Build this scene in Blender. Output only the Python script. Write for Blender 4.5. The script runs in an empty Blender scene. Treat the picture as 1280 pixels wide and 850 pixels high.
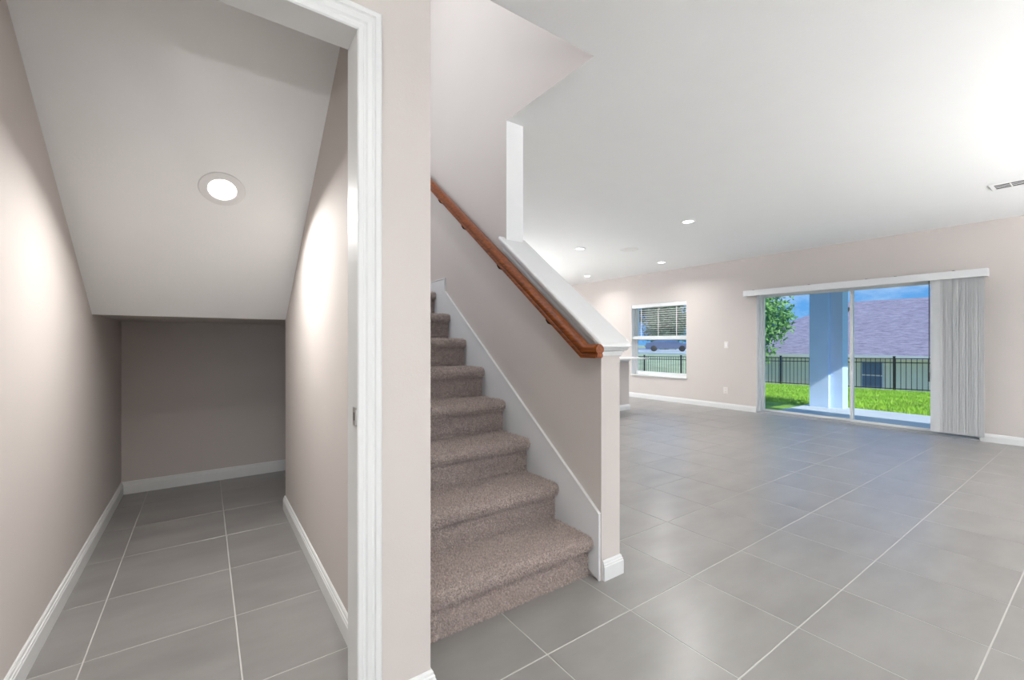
import bpy, bmesh, math, random
import numpy as np
from mathutils import Vector, Matrix

random.seed(4)
rng = np.random.default_rng(7)
SC = bpy.context.scene
COL = SC.collection
# ------------------------------------------------------------------ camera
TH = 0.615368                       # heading, clockwise from +Y
FPX, CY, EYE = 543.8, 428.08, 1.143  # focal length in pixels (1280 wide), horizon row, eye height
cd = bpy.data.cameras.new('camera')
cam = bpy.data.objects.new('camera', cd)
COL.objects.link(cam)
cd.sensor_width = 36.0
cd.sensor_fit = 'HORIZONTAL'
cd.lens = FPX / 1280 * 36
cd.shift_y = (CY - 425) / 1280
cd.clip_start = 0.02
cd.clip_end = 400
cam.location = (0, 0, EYE)
cam.rotation_euler = (math.pi / 2, 0, -TH)
SC.camera = cam
# ------------------------------------------------------------------ world: blue sky with soft clouds
W = bpy.data.worlds.new('sky')
SC.world = W
W.use_nodes = True
wn, wl = W.node_tree.nodes, W.node_tree.links
bg = wn['Background']
tc = wn.new('ShaderNodeTexCoord')
sep = wn.new('ShaderNodeSeparateXYZ')
wl.new(tc.outputs['Generated'], sep.inputs[0])
grad = wn.new('ShaderNodeValToRGB')
grad.color_ramp.elements[0].position = 0.0
grad.color_ramp.elements[0].color = (0.12, 0.35, 0.70, 1)
grad.color_ramp.elements[1].position = 0.45
grad.color_ramp.elements[1].color = (0.06, 0.24, 0.60, 1)
wl.new(sep.outputs['Z'], grad.inputs[0])
mp = wn.new('ShaderNodeMapping')
mp.inputs['Scale'].default_value = (1, 1, 2.6)
mp.inputs['Location'].default_value = (0.4, 0.9, 0.2)
wl.new(tc.outputs['Generated'], mp.inputs[0])
nz = wn.new('ShaderNodeTexNoise')
nz.inputs['Scale'].default_value = 2.6
nz.inputs['Detail'].default_value = 7
nz.inputs['Roughness'].default_value = 0.6
wl.new(mp.outputs[0], nz.inputs['Vector'])
cl = wn.new('ShaderNodeValToRGB')
cl.color_ramp.elements[0].position = 0.55
cl.color_ramp.elements[1].position = 0.82
wl.new(nz.outputs['Fac'], cl.inputs[0])
mx = wn.new('ShaderNodeMix')
mx.data_type = 'RGBA'
wl.new(cl.outputs['Color'], mx.inputs['Factor'])
wl.new(grad.outputs['Color'], mx.inputs['A'])
mx.inputs['B'].default_value = (0.80, 0.88, 0.96, 1)
wl.new(mx.outputs['Result'], bg.inputs['Color'])
bg.inputs['Strength'].default_value = 0.92
# ------------------------------------------------------------------ sun, daylight at the windows behind the camera, exposure
def light(name, kind, loc, energy, color=(1, 1, 1), **kw):
    l = bpy.data.lights.new(name, kind)
    l.energy = energy
    l.color = color
    for k, v in kw.items():
        setattr(l, k, v)
    o = bpy.data.objects.new(name, l)
    COL.objects.link(o)
    o.location = loc
    return o
sun = light('sun', 'SUN', (0, 0, 12), 3.6, (1, 0.96, 0.9), angle=0.01)
sun.rotation_euler = Vector((-0.22, -0.75, 0.62)).to_track_quat('Z', 'Y').to_euler()
BACKWIN = [(-1.45, -0.25), (2.2, 4.2), (4.9, 6.9)]       # window openings (x from, x to) in the front wall, behind the camera
for (a, b), w in zip(BACKWIN, (16, 5, 9)):
    o = light('unseen_window_light', 'AREA', ((a + b) / 2, -4.03, 1.25), w, (0.91, 0.965, 1.0), shape='RECTANGLE', size=b - a, size_y=2.0)
    o.rotation_euler = (math.pi / 2, 0, 0)            # faces +Y
o = light('unseen_window_light', 'AREA', (-0.56, 2.85, 3.35), 22, (0.96, 0.985, 1.0), shape='RECTANGLE', size=1.2, size_y=1.8)   # added unseen upstairs window, fills the stairwell with light
o.rotation_euler = (0, -math.pi / 2, 0)               # faces +X
VS = SC.view_settings
VS.view_transform = 'Standard'
VS.look = 'None'
VS.gamma = 1
VS.use_curve_mapping = False
VS.exposure = 0.46

# ================================================================== helpers
def absloc(o):
    v = Vector((0, 0, 0))
    while o is not None:
        v += o.location
        o = o.parent
    return v
def tag(o, label=None, cat=None, group=None, kind=None):
    if label: o['label'] = label
    if cat: o['category'] = cat
    if group: o['group'] = group
    if kind: o['kind'] = kind
    return o
def empty(name, loc, label, cat, group=None):
    o = bpy.data.objects.new(name, None)
    o.empty_display_size = 0.05
    COL.objects.link(o)
    o.location = loc
    return tag(o, label, cat, group)
def link(name, me, loc, parent=None):
    o = bpy.data.objects.new(name, me)
    COL.objects.link(o)
    if parent is not None:
        o.parent = parent
        o.location = Vector(loc) - absloc(parent)
    else:
        o.location = loc
    return o
def bm_obj(name, bm, m, parent=None, smooth=False, bevel=0, seg=2):
    if bevel:
        es = [e for e in bm.edges if len(e.link_faces) == 2 and e.calc_face_angle(0) > 0.5]
        bmesh.ops.bevel(bm, geom=es, offset=bevel, segments=seg, profile=0.5, affect='EDGES', clamp_overlap=True)
    bmesh.ops.recalc_face_normals(bm, faces=bm.faces)
    lo = Vector([min(v.co[i] for v in bm.verts) for i in range(3)])
    hi = Vector([max(v.co[i] for v in bm.verts) for i in range(3)])
    c = Vector(((lo.x + hi.x) / 2, (lo.y + hi.y) / 2, lo.z))
    for v in bm.verts:
        v.co -= c
    me = bpy.data.meshes.new(name)
    bm.to_mesh(me)
    bm.free()
    for x in (m if isinstance(m, (list, tuple)) else [m]):
        me.materials.append(x)
    if smooth:
        for p in me.polygons: p.use_smooth = True
        me.set_sharp_from_angle(angle=0.7)
    return link(name, me, c, parent)
def add_box(bm, x0, x1, y0, y1, z0, z1):
    vs = [bm.verts.new((x, y, z)) for z in (z0, z1) for x, y in ((x0, y0), (x1, y0), (x1, y1), (x0, y1))]
    for f in ((3, 2, 1, 0), (4, 5, 6, 7), (0, 1, 5, 4), (1, 2, 6, 5), (2, 3, 7, 6), (3, 0, 4, 7)):
        bm.faces.new([vs[i] for i in f])
def box(name, x0, x1, y0, y1, z0, z1, m, parent=None, bevel=0, seg=2):
    bm = bmesh.new()
    add_box(bm, x0, x1, y0, y1, z0, z1)
    return bm_obj(name, bm, m, parent, bevel > 0, bevel, seg)
def add_prism(bm, pts, axis, a, b):
    """pts: 2D outline in the two other axes (order xyz), pushed from a to b along axis"""
    def co(p, t):
        q = list(p)
        q.insert('xyz'.index(axis), t)
        return q
    v0 = [bm.verts.new(co(p, a)) for p in pts]
    v1 = [bm.verts.new(co(p, b)) for p in pts]
    n = len(pts)
    bm.faces.new(v0)
    bm.faces.new(v1[::-1])
    for i in range(n):
        j = (i + 1) % n
        bm.faces.new((v0[i], v0[j], v1[j], v1[i]))
def prism(name, pts, axis, a, b, m, parent=None, smooth=False, bevel=0):
    bm = bmesh.new()
    add_prism(bm, pts, axis, a, b)
    return bm_obj(name, bm, m, parent, smooth, bevel)
def add_sweep(bm, path, prof, n):
    """closed profile (u, v): u to the left of travel (n x d), v along n; mitred corners"""
    n = Vector(n)
    P = [Vector(p) for p in path]
    D = [(P[i + 1] - P[i]).normalized() for i in range(len(P) - 1)]
    rings = []
    for i, p in enumerate(P):
        ss = [n.cross(D[k]) for k in (i - 1, i) if 0 <= k < len(D)]
        s = ss[0] if len(ss) == 1 else (ss[0] + ss[1]) / (1 + ss[0].dot(ss[1]))
        rings.append([bm.verts.new(p + s * u + n * v) for u, v in prof])
    k = len(prof)
    for a, b in zip(rings, rings[1:]):
        for i in range(k):
            j = (i + 1) % k
            bm.faces.new((a[i], a[j], b[j], b[i]))
    bm.faces.new(rings[0])
    bm.faces.new(rings[-1][::-1])
def sweep(name, path, prof, n, m, parent=None, smooth=False):
    bm = bmesh.new()
    add_sweep(bm, path, prof, n)
    return bm_obj(name, bm, m, parent, smooth)
def add_lathe(bm, prof, c, seg=28, M=None):
    """prof (r, z) from axis outward; turned about z then moved by matrix M or to c"""
    rings = []
    for r, z in prof:
        ring = []
        for k in range(seg if r > 1e-6 else 1):
            a = 2 * math.pi * k / seg
            v = Vector((r * math.cos(a), r * math.sin(a), z))
            ring.append(bm.verts.new(M @ v if M is not None else v + Vector(c)))
        rings.append(ring)
    for a, b in zip(rings, rings[1:]):
        for k in range(seg):
            k2 = (k + 1) % seg
            q = [a[k % len(a)], a[k2 % len(a)], b[k2 % len(b)], b[k % len(b)]]
            q = list(dict.fromkeys(q))
            if len(q) > 2: bm.faces.new(q)
def add_tube(bm, pts, r, seg=10):
    pts = [Vector(p) for p in pts]
    rr = r if isinstance(r, (list, tuple)) else [r] * len(pts)
    rings = []
    for i, p in enumerate(pts):
        d = (pts[min(i + 1, len(pts) - 1)] - pts[max(i - 1, 0)]).normalized()
        a = d.cross(Vector((0, 0, 1)) if abs(d.z) < 0.9 else Vector((1, 0, 0))).normalized()
        b = d.cross(a)
        rings.append([bm.verts.new(p + (a * math.cos(t) + b * math.sin(t)) * rr[i]) for t in (2 * math.pi * k / seg for k in range(seg))])
    for a, b in zip(rings, rings[1:]):
        for k in range(seg):
            bm.faces.new((a[k], a[(k + 1) % seg], b[(k + 1) % seg], b[k]))
    bm.faces.new(rings[0][::-1])
    bm.faces.new(rings[-1])
def cells(name, X, Ys, Zs, holes, m, parent=None):
    """slab between x=X[0] and X[1], cut into a y/z grid, cells inside a hole left out"""
    from collections import Counter
    faces, vid, verts = Counter(), {}, []
    keep = {}
    def V(p):
        if p not in vid:
            vid[p] = len(verts)
            verts.append(p)
        return vid[p]
    for y0, y1 in zip(Ys, Ys[1:]):
        for z0, z1 in zip(Zs, Zs[1:]):
            yc, zc = (y0 + y1) / 2, (z0 + z1) / 2
            if any(a < yc < b and c < zc < d for a, b, c, d in holes): continue
            v = [V((x, y, z)) for z in (z0, z1) for x, y in ((X[0], y0), (X[1], y0), (X[1], y1), (X[0], y1))]
            for f in ((3, 2, 1, 0), (4, 5, 6, 7), (0, 1, 5, 4), (1, 2, 6, 5), (2, 3, 7, 6), (3, 0, 4, 7)):
                q = tuple(v[i] for i in f)
                faces[tuple(sorted(q))] += 1
                keep[tuple(sorted(q))] = q
    bm = bmesh.new()
    bv = [bm.verts.new(p) for p in verts]
    for k, c in faces.items():
        if c == 1: bm.faces.new([bv[i] for i in keep[k]])
    return bm_obj(name, bm, m, parent)
def tri_mesh(name, V, k, m, parent=None, loc=(0, 0, 0)):
    """V: (n*k, 3) points, each k in a row one face"""
    n = len(V) // k
    me = bpy.data.meshes.new(name)
    me.vertices.add(n * k)
    me.vertices.foreach_set('co', (np.asarray(V) - np.asarray(loc)).astype(np.float32).ravel())
    me.loops.add(n * k)
    me.loops.foreach_set('vertex_index', np.arange(n * k, dtype=np.int32))
    me.polygons.add(n)
    me.polygons.foreach_set('loop_start', np.arange(0, n * k, k, dtype=np.int32))
    me.update(calc_edges=True)
    me.materials.append(m)
    return link(name, me, loc, parent)
def dup(o, loc):
    """copy of a part; loc is absolute"""
    c = o.copy()
    COL.objects.link(c)
    c.location = Vector(loc) - (absloc(o.parent) if o.parent else Vector((0, 0, 0)))
    return c
def structure(o, label):
    return tag(o, label, None, None, 'structure')

# ================================================================== materials
def mat(name, col, rough=0.6, var=0.0, vscale=4.0, bump=0.0, bscale=150.0, metal=0.0, spec=0.5, coat=0.0, rand=0.0, rvar=0.0, detail=4.0):
    m = bpy.data.materials.new(name)
    m.use_nodes = True
    N, L = m.node_tree.nodes, m.node_tree.links
    b = N['Principled BSDF']
    b.inputs['Base Color'].default_value = (*col, 1)
    b.inputs['Roughness'].default_value = rough
    b.inputs['Metallic'].default_value = metal
    b.inputs['Specular IOR Level'].default_value = spec
    b.inputs['Coat Weight'].default_value = coat
    b.inputs['Coat Roughness'].default_value = 0.15
    g = N.new('ShaderNodeNewGeometry')
    if var or rand:
        n = N.new('ShaderNodeTexNoise')
        n.inputs['Scale'].default_value = vscale
        n.inputs['Detail'].default_value = detail
        n.inputs['Roughness'].default_value = 0.6
        L.new(g.outputs['Position'], n.inputs['Vector'])
        mr = N.new('ShaderNodeMapRange')
        mr.inputs['From Min'].default_value = 0.25
        mr.inputs['From Max'].default_value = 0.75
        mr.inputs['To Min'].default_value = 1 - var
        mr.inputs['To Max'].default_value = 1 + var
        L.new(n.outputs['Fac'], mr.inputs['Value'])
        val = mr.outputs['Result']
        if rand:
            oi = N.new('ShaderNodeObjectInfo')
            m2 = N.new('ShaderNodeMapRange')
            m2.inputs['To Min'].default_value = 1 - rand
            m2.inputs['To Max'].default_value = 1 + rand
            L.new(oi.outputs['Random'], m2.inputs['Value'])
            mm = N.new('ShaderNodeMath')
            mm.operation = 'MULTIPLY'
            L.new(val, mm.inputs[0])
            L.new(m2.outputs['Result'], mm.inputs[1])
            val = mm.outputs[0]
        vm = N.new('ShaderNodeVectorMath')
        vm.operation = 'SCALE'
        vm.inputs[0].default_value = col
        L.new(val, vm.inputs['Scale'])
        L.new(vm.outputs['Vector'], b.inputs['Base Color'])
        if rvar:
            r = N.new('ShaderNodeMapRange')
            r.inputs['To Min'].default_value = rough - rvar
            r.inputs['To Max'].default_value = rough + rvar
            L.new(n.outputs['Fac'], r.inputs['Value'])
            L.new(r.outputs['Result'], b.inputs['Roughness'])
    if bump:
        n2 = N.new('ShaderNodeTexNoise')
        n2.inputs['Scale'].default_value = bscale
        n2.inputs['Detail'].default_value = 3
        L.new(g.outputs['Position'], n2.inputs['Vector'])
        bp = N.new('ShaderNodeBump')
        bp.inputs['Strength'].default_value = bump
        bp.inputs['Distance'].default_value = 0.004
        L.new(n2.outputs['Fac'], bp.inputs['Height'])
        L.new(bp.outputs['Normal'], b.inputs['Normal'])
    return m
def emis(name, col, s):
    m = bpy.data.materials.new(name)
    m.use_nodes = True
    b = m.node_tree.nodes['Principled BSDF']
    b.inputs['Base Color'].default_value = (*col, 1)
    b.inputs['Emission Color'].default_value = (*col, 1)
    b.inputs['Emission Strength'].default_value = s
    return m
def glass(name, fac=0.025, tint=(0.97, 0.99, 1)):
    m = bpy.data.materials.new(name)
    m.use_nodes = True
    N, L = m.node_tree.nodes, m.node_tree.links
    N.remove(N['Principled BSDF'])
    t = N.new('ShaderNodeBsdfTransparent')
    t.inputs[0].default_value = (*tint, 1)
    g = N.new('ShaderNodeBsdfGlossy')
    g.inputs['Roughness'].default_value = 0.02
    x = N.new('ShaderNodeMixShader')
    x.inputs[0].default_value = fac
    L.new(t.outputs[0], x.inputs[1])
    L.new(g.outputs[0], x.inputs[2])
    L.new(x.outputs[0], N['Material Output'].inputs['Surface'])
    return m
M_WALL = mat('beige_wall_paint', (0.55, 0.508, 0.482), 0.75, 0.012, 3, 0.10, 160, spec=0.3)
M_CEIL = mat('white_ceiling_paint', (0.86, 0.87, 0.868), 0.85, 0.008, 6, 0.16, 75, spec=0.2)
M_WHITE = mat('white_trim_paint', (0.69, 0.70, 0.695), 0.4, 0.01, 8, spec=0.4)
M_SKIRT = mat('white_skirt_paint', (0.70, 0.71, 0.72), 0.45, 0.01, 8, spec=0.4)
def tile_material():
    m = bpy.data.materials.new('grey_porcelain_tile')
    m.use_nodes = True
    N, L = m.node_tree.nodes, m.node_tree.links
    b = N['Principled BSDF']
    b.inputs['Roughness'].default_value = 0.30
    b.inputs['Specular IOR Level'].default_value = 0.75
    g, oi = N.new('ShaderNodeNewGeometry'), N.new('ShaderNodeObjectInfo')
    mp = N.new('ShaderNodeMapping')
    mp.inputs['Scale'].default_value = (2.2, 5.0, 1)
    L.new(g.outputs['Position'], mp.inputs['Vector'])
    off = N.new('ShaderNodeVectorMath')
    off.operation = 'SCALE'
    off.inputs[0].default_value = (30, 17, 0)
    L.new(oi.outputs['Random'], off.inputs['Scale'])
    L.new(off.outputs['Vector'], mp.inputs['Location'])
    n = N.new('ShaderNodeTexNoise')
    n.inputs['Scale'].default_value = 1.0
    n.inputs['Detail'].default_value = 5
    n.inputs['Roughness'].default_value = 0.55
    L.new(mp.outputs['Vector'], n.inputs['Vector'])
    r = N.new('ShaderNodeValToRGB')
    r.color_ramp.elements[0].position = 0.2
    r.color_ramp.elements[0].color = (0.18, 0.172, 0.164, 1)
    r.color_ramp.elements[1].position = 0.8
    r.color_ramp.elements[1].color = (0.275, 0.265, 0.255, 1)
    L.new(n.outputs['Fac'], r.inputs['Fac'])
    L.new(r.outputs['Color'], b.inputs['Base Color'])
    return m
M_TILE = tile_material()
M_GROUT = mat('pale_grout', (0.47, 0.455, 0.44), 0.9, 0.05, 20)
M_CARPET = mat('taupe_carpet', (0.41, 0.345, 0.315), 0.95, 0.3, 38, 0.8, 420, spec=0.1, detail=6)
M_PILE = mat('taupe_carpet_pile', (0.53, 0.455, 0.42), 0.9, 0.6, 130, spec=0.1, detail=8)
M_BLACK = mat('black_iron', (0.012, 0.012, 0.014), 0.45, 0.05, 30)
M_BRONZE = mat('dark_bronze', (0.035, 0.025, 0.02), 0.4, 0.1, 40, metal=0.7)
M_STEEL = mat('brushed_nickel', (0.55, 0.54, 0.52), 0.32, 0.08, 60, metal=1.0)
M_DARK = mat('dark_recess', (0.05, 0.05, 0.05), 0.8, 0.05, 30)
M_PLASTIC = mat('white_plastic', (0.78, 0.78, 0.775), 0.45, 0.01, 20)
M_VINYL = mat('white_vinyl_blind', (0.72, 0.73, 0.735), 0.5, 0.015, 20)
M_PLATE = mat('ivory_plate', (0.70, 0.66, 0.63), 0.4, 0.01, 20)
M_COUNTER = mat('pale_stone_counter', (0.74, 0.73, 0.71), 0.3, 0.06, 40)
M_LENS = emis('lamp_lens', (1, 0.98, 0.95), 9)
M_GLASS = glass('window_glass')
M_VANE = mat('translucent_vane', (0.90, 0.91, 0.915), 0.5, 0.015, 20)
_N, _L = M_VANE.node_tree.nodes, M_VANE.node_tree.links
_t = _N.new('ShaderNodeBsdfTranslucent')
_t.inputs[0].default_value = (0.7, 0.7, 0.7, 1)
_x = _N.new('ShaderNodeMixShader')
_x.inputs[0].default_value = 0.35
_L.new(_N['Principled BSDF'].outputs[0], _x.inputs[1])
_L.new(_t.outputs[0], _x.inputs[2])
_L.new(_x.outputs[0], _N['Material Output'].inputs['Surface'])
# wood of the handrail: streaks along the rail
def wood():
    m = bpy.data.materials.new('cherry_wood')
    m.use_nodes = True
    N, L = m.node_tree.nodes, m.node_tree.links
    b = N['Principled BSDF']
    g = N.new('ShaderNodeNewGeometry')
    mp = N.new('ShaderNodeMapping')
    mp.inputs['Rotation'].default_value = (-math.atan(0.757), 0, 0)
    mp.inputs['Scale'].default_value = (60, 3, 60)
    L.new(g.outputs['Position'], mp.inputs[0])
    n = N.new('ShaderNodeTexNoise')
    n.inputs['Scale'].default_value = 1.6
    n.inputs['Detail'].default_value = 6
    n.inputs['Distortion'].default_value = 0.6
    L.new(mp.outputs[0], n.inputs['Vector'])
    r = N.new('ShaderNodeValToRGB')
    r.color_ramp.elements[0].position = 0.3
    r.color_ramp.elements[0].color = (0.095, 0.016, 0.0015, 1)
    r.color_ramp.elements[1].position = 0.8
    r.color_ramp.elements[1].color = (0.33, 0.084, 0.006, 1)
    L.new(n.outputs['Fac'], r.inputs[0])
    L.new(r.outputs[0], b.inputs['Base Color'])
    b.inputs['Roughness'].default_value = 0.3
    b.inputs['Specular IOR Level'].default_value = 0.3
    b.inputs['Coat Weight'].default_value = 0.12
    b.inputs['Coat Roughness'].default_value = 0.2
    return m
M_WOOD = wood()
M_CONC = mat('pale_concrete', (0.55, 0.60, 0.63), 0.85, 0.06, 3, 0.2, 60)
M_STUCCO = mat('blue_grey_stucco', (0.55, 0.72, 0.97), 0.9, 0.04, 4, 0.4, 60)
M_LAWN = mat('lawn_soil_green', (0.22, 0.40, 0.04), 0.95, 0.35, 2.5, 0.6, 12)
M_GRASS = mat('grass_blades', (0.32, 0.55, 0.05), 0.8, 0.35, 1.4)
M_LEAF = mat('tree_leaves', (0.17, 0.36, 0.08), 0.6, 0.6, 4, detail=8)
M_LEAF2 = mat('tree_leaves_dark', (0.045, 0.13, 0.075), 0.6, 0.6, 3, detail=8)
M_BARK = mat('bark', (0.12, 0.09, 0.07), 0.9, 0.3, 14)
M_BEIGE = mat('neighbour_stucco', (0.86, 0.80, 0.66), 0.9, 0.04, 2)
M_NGLASS = mat('neighbour_window_glass', (0.10, 0.17, 0.30), 0.2, 0.2, 1.5, spec=0.6)
M_CARB = mat('slate_car_paint', (0.10, 0.13, 0.22), 0.3, 0.05, 3, coat=0.6)
M_TYRE = mat('tyre_rubber', (0.02, 0.02, 0.02), 0.8, 0.05, 20)
def shingle():
    m = bpy.data.materials.new('grey_violet_shingles')
    m.use_nodes = True
    N, L = m.node_tree.nodes, m.node_tree.links
    b = N['Principled BSDF']
    g = N.new('ShaderNodeNewGeometry')
    mp = N.new('ShaderNodeMapping')
    mp.inputs['Scale'].default_value = (5, 1.6, 9)
    L.new(g.outputs['Position'], mp.inputs[0])
    n = N.new('ShaderNodeTexNoise')
    n.inputs['Scale'].default_value = 1.6
    n.inputs['Detail'].default_value = 6
    n.inputs['Roughness'].default_value = 0.75
    L.new(mp.outputs[0], n.inputs['Vector'])
    r = N.new('ShaderNodeValToRGB')
    r.color_ramp.elements[0].position = 0.32
    r.color_ramp.elements[0].color = (0.17, 0.15, 0.21, 1)
    r.color_ramp.elements[1].position = 0.68
    r.color_ramp.elements[1].color = (0.42, 0.38, 0.47, 1)
    L.new(n.outputs['Fac'], r.inputs[0])
    L.new(r.outputs[0], b.inputs['Base Color'])
    b.inputs['Roughness'].default_value = 0.9
    return m
M_SHINGLE = shingle()

# ================================================================== the setting
CEIL = 2.54
XF = 7.355                 # living room wall with the window and the sliding door
XK0, XK1 = 1.5525, 1.683   # knee wall beside the stairs, inner and outer face
YN = 1.455                 # end of the knee wall
YW = 2.257                 # where the knee wall becomes a full-height wall
XCL, XCR = -0.51, 0.453    # closet, left and right wall
XP = 0.592                 # outer corner of the closet wall
YD0, YD1 = 1.29, 1.39      # wall with the closet doorway
YB = 4.36                  # back wall of closet and stair landing
# floor slab (the grout shows between the tiles)
floor = box('floor', -1.6, XF, -4.0, 8.5, -0.16, -0.0012, M_GROUT)
structure(floor, 'grey square tiled floor with pale grout through closet, stair foot and living room')
# tiles: pitch and phase measured on the grout lines
PX, OX, PY, OY, G = 0.4600, 0.1053, 0.4642, 0.2972, 0.0047
ct, st = math.cos(TH), math.sin(TH)
def proj(x, y, z):
    d = x * st + y * ct
    return (640 + FPX * (x * ct - y * st) / d, CY - FPX * (z - EYE) / d) if d > 0.05 else None
BLOCK = [((XCR, YD0), (XP, YD0)), ((XCR, YD0), (XCR, 3.33)), ((XP, YD0), (XP, 3.33)), ((XK0, YN), (XK0, YB)), ((XK1, YN), (XK1, 8.5)), ((XK0, YN), (XK1, YN)),
         ((XCL, 1.4), (XCL, YB)), ((XCL, YB), (XK0, YB)), ((XP, 1.56), (XK0, 1.56)), ((4.2, 4.9), (5.905, 4.9))]
def crosses(p, q, a, b):
    def o(u, v, w): return (v[0] - u[0]) * (w[1] - u[1]) - (v[1] - u[1]) * (w[0] - u[0])
    return o(p, q, a) * o(p, q, b) < 0 and o(a, b, p) * o(a, b, q) < 0
def seen(x0, x1, y0, y1):
    for i in range(4):
        for j in range(4):
            x, y = x0 + 0.01 + (x1 - x0 - 0.02) * i / 3, y0 + 0.01 + (y1 - y0 - 0.02) * j / 3
            s = proj(x, y, 0)
            if s and -6 < s[0] < 1286 and s[1] < 856 and not any(crosses((0, 0), (x, y), a, b) for a, b in BLOCK): return True
    return False
def add_tile(bm, x0, x1, y0, y1):
    c = 0.0006
    lo = [(x0, y0), (x1, y0), (x1, y1), (x0, y1)]
    hi = [(x0 + c, y0 + c), (x1 - c, y0 + c), (x1 - c, y1 - c), (x0 + c, y1 - c)]
    r = [[bm.verts.new((x, y, z)) for x, y in q] for q, z in ((lo, -0.0011), (lo, -c), (hi, 0))]
    for a, b in zip(r, r[1:]):
        for i in range(4):
            bm.faces.new((a[i], a[(i + 1) % 4], b[(i + 1) % 4], b[i]))
    bm.faces.new(r[2])
tile_cache, rest, ntile = {}, bmesh.new(), 0
for i in range(-4, 17):
    for j in range(-10, 19):
        x0, x1 = max(OX + i * PX + G / 2, -1.6), min(OX + (i + 1) * PX - G / 2, XF)
        y0, y1 = OY + j * PY + G / 2, OY + (j + 1) * PY - G / 2
        if x1 - x0 < 0.02 or y0 < -4 or y1 > 8.5: continue
        if seen(x0, x1, y0, y1) and ntile < 300:
            key = (round(x1 - x0, 4), round(y1 - y0, 4))
            if key not in tile_cache:
                bm = bmesh.new()
                w, h = key
                add_tile(bm, -w / 2, w / 2, -h / 2, h / 2)
                me = bpy.data.meshes.new('tile')
                bmesh.ops.recalc_face_normals(bm, faces=bm.faces)
                bm.to_mesh(me)
                bm.free()
                me.materials.append(M_TILE)
                tile_cache[key] = me
            link('tile', tile_cache[key], ((x0 + x1) / 2, (y0 + y1) / 2, 0), floor)
            ntile += 1
        else:
            add_tile(rest, x0, x1, y0, y1)
tag(bm_obj('tile_field', rest, M_TILE, floor), kind='stuff')
# ceiling with the stair opening
ceiling = prism('ceiling', [(-1.6, -4), (XF, -4), (XF, 8.5), (XK1, 8.5), (XK1, YW), (XK0, YW), (XK0, 1.503), (-1.6, 1.503)], 'z', CEIL, CEIL + 0.28, M_CEIL)
ceiling.data.materials.append(M_WALL)
for p in ceiling.data.polygons:
    if abs(p.normal.z) < 0.5: p.material_index = 1
structure(ceiling, 'white textured ceiling with the stairwell opening cut into it')
# far wall with slider and window openings
DY0, DY1, DZ = 0.99, 3.487, 1.975
WY0, WY1, WZ0, WZ1 = 4.756, 6.04, 0.477, 1.93
wall_far = cells('wall_far', (XF, XF + 0.2), [-4, DY0, DY1, WY0, WY1, 8.5], [-0.16, 0, WZ0, WZ1, DZ, CEIL + 0.28],
                 [(DY0, DY1, 0, DZ), (WY0, WY1, WZ0, WZ1)], M_WALL)
structure(wall_far, 'beige wall with the sliding glass door and the window')
structure(box('wall_back', XK1, XF, 8.5, 8.6, 0, CEIL, M_WALL), 'beige end wall of the kitchen behind the stairs')
bw = cells('wall_front', (-4.1, -4.0), [-1.6] + [q for w in BACKWIN for q in w] + [XF], [0, 0.25, 2.25, CEIL], [(a, b, 0.25, 2.25) for a, b in BACKWIN], M_WALL)
me = bw.data                       # the cell slab is built along y: swap to run along x
for v in me.vertices:
    p = v.co + bw.location
    v.co = (p.y, p.x, p.z)
bw.location = (0, 0, 0)
me.flip_normals()
structure(bw, 'beige wall with three windows at the front of the house')
structure(box('wall_left', -1.7, -1.6, -4.1, 1.29, 0, CEIL, M_WALL), 'beige hall wall beside the closet doorway')
# wall with the closet doorway: header and both sides in one slab (grid laid along x)
XJ0, XJ1, ZH = -0.375, 0.362, 2.048
bm = bmesh.new()
pts = [(-1.6, 0), (XJ0 - 0.02, 0), (XJ0 - 0.02, ZH + 0.02), (XJ1 + 0.02, ZH + 0.02), (XJ1 + 0.02, 0), (XP, 0), (XP, CEIL), (-1.6, CEIL)]
add_prism(bm, pts, 'y', YD0, YD1)
structure(bm_obj('wall_doorway', bm, M_WALL), 'narrow beige wall around the closet doorway')
# closet shell
UW = (1.95, 3.75, 2.75, 3.95)      # opening for the added upstairs window, out of view (y from, y to, z from, z to)
structure(cells('wall_closet_left', (XCL - 0.1, XCL), [YD1, UW[0], UW[1], YB], [0, UW[2], UW[3], 4.9], [UW], M_WALL), 'beige left wall of the closet under the stairs')
structure(box('wall_closet_back', XCL - 0.1, XK1, YB, YB + 0.1, 0, 4.9, M_WALL), 'low beige back wall of the closet under the stair landing')
ZS0, YS0, SL = 1.298, 3.316, 0.722
zs = lambda y: min(ZS0 + SL * (YS0 - y), CEIL - 0.02)
yk = YS0 - (CEIL - 0.02 - ZS0) / SL
pts = [(YD1, 0), (3.33, 0), (3.33, 1.30), (YS0, ZS0), (yk, CEIL - 0.02), (YD1, CEIL - 0.02)]
structure(prism('wall_closet_right', pts, 'x', XCR, XP, M_WALL), 'beige right wall of the closet, cut to the slope of the stairs above')
pts = [(YD1, CEIL - 0.02), (yk, CEIL - 0.02), (YS0, ZS0), (YS0, ZS0 + 0.16), (yk, CEIL + 0.14), (YD1, CEIL + 0.14)]
pts = [(YD1, CEIL - 0.02), (yk, CEIL - 0.02), (YS0, ZS0), (YS0 + 0.015, ZS0 + 0.002), (YS0 + 0.015, ZS0 + 0.2), (1.6, CEIL - 0.005), (YD1, CEIL - 0.005)]
structure(prism('ceiling_closet', pts, 'x', XCL, XCR, M_CEIL), 'white sloping closet ceiling under the upper flight of stairs')
structure(box('ceiling_nook', XCL, 0.95, YS0 + 0.016, YB, ZS0 + 0.004, ZS0 + 0.02, M_WALL), 'flat beige soffit under the stair landing at the closet back')
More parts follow.
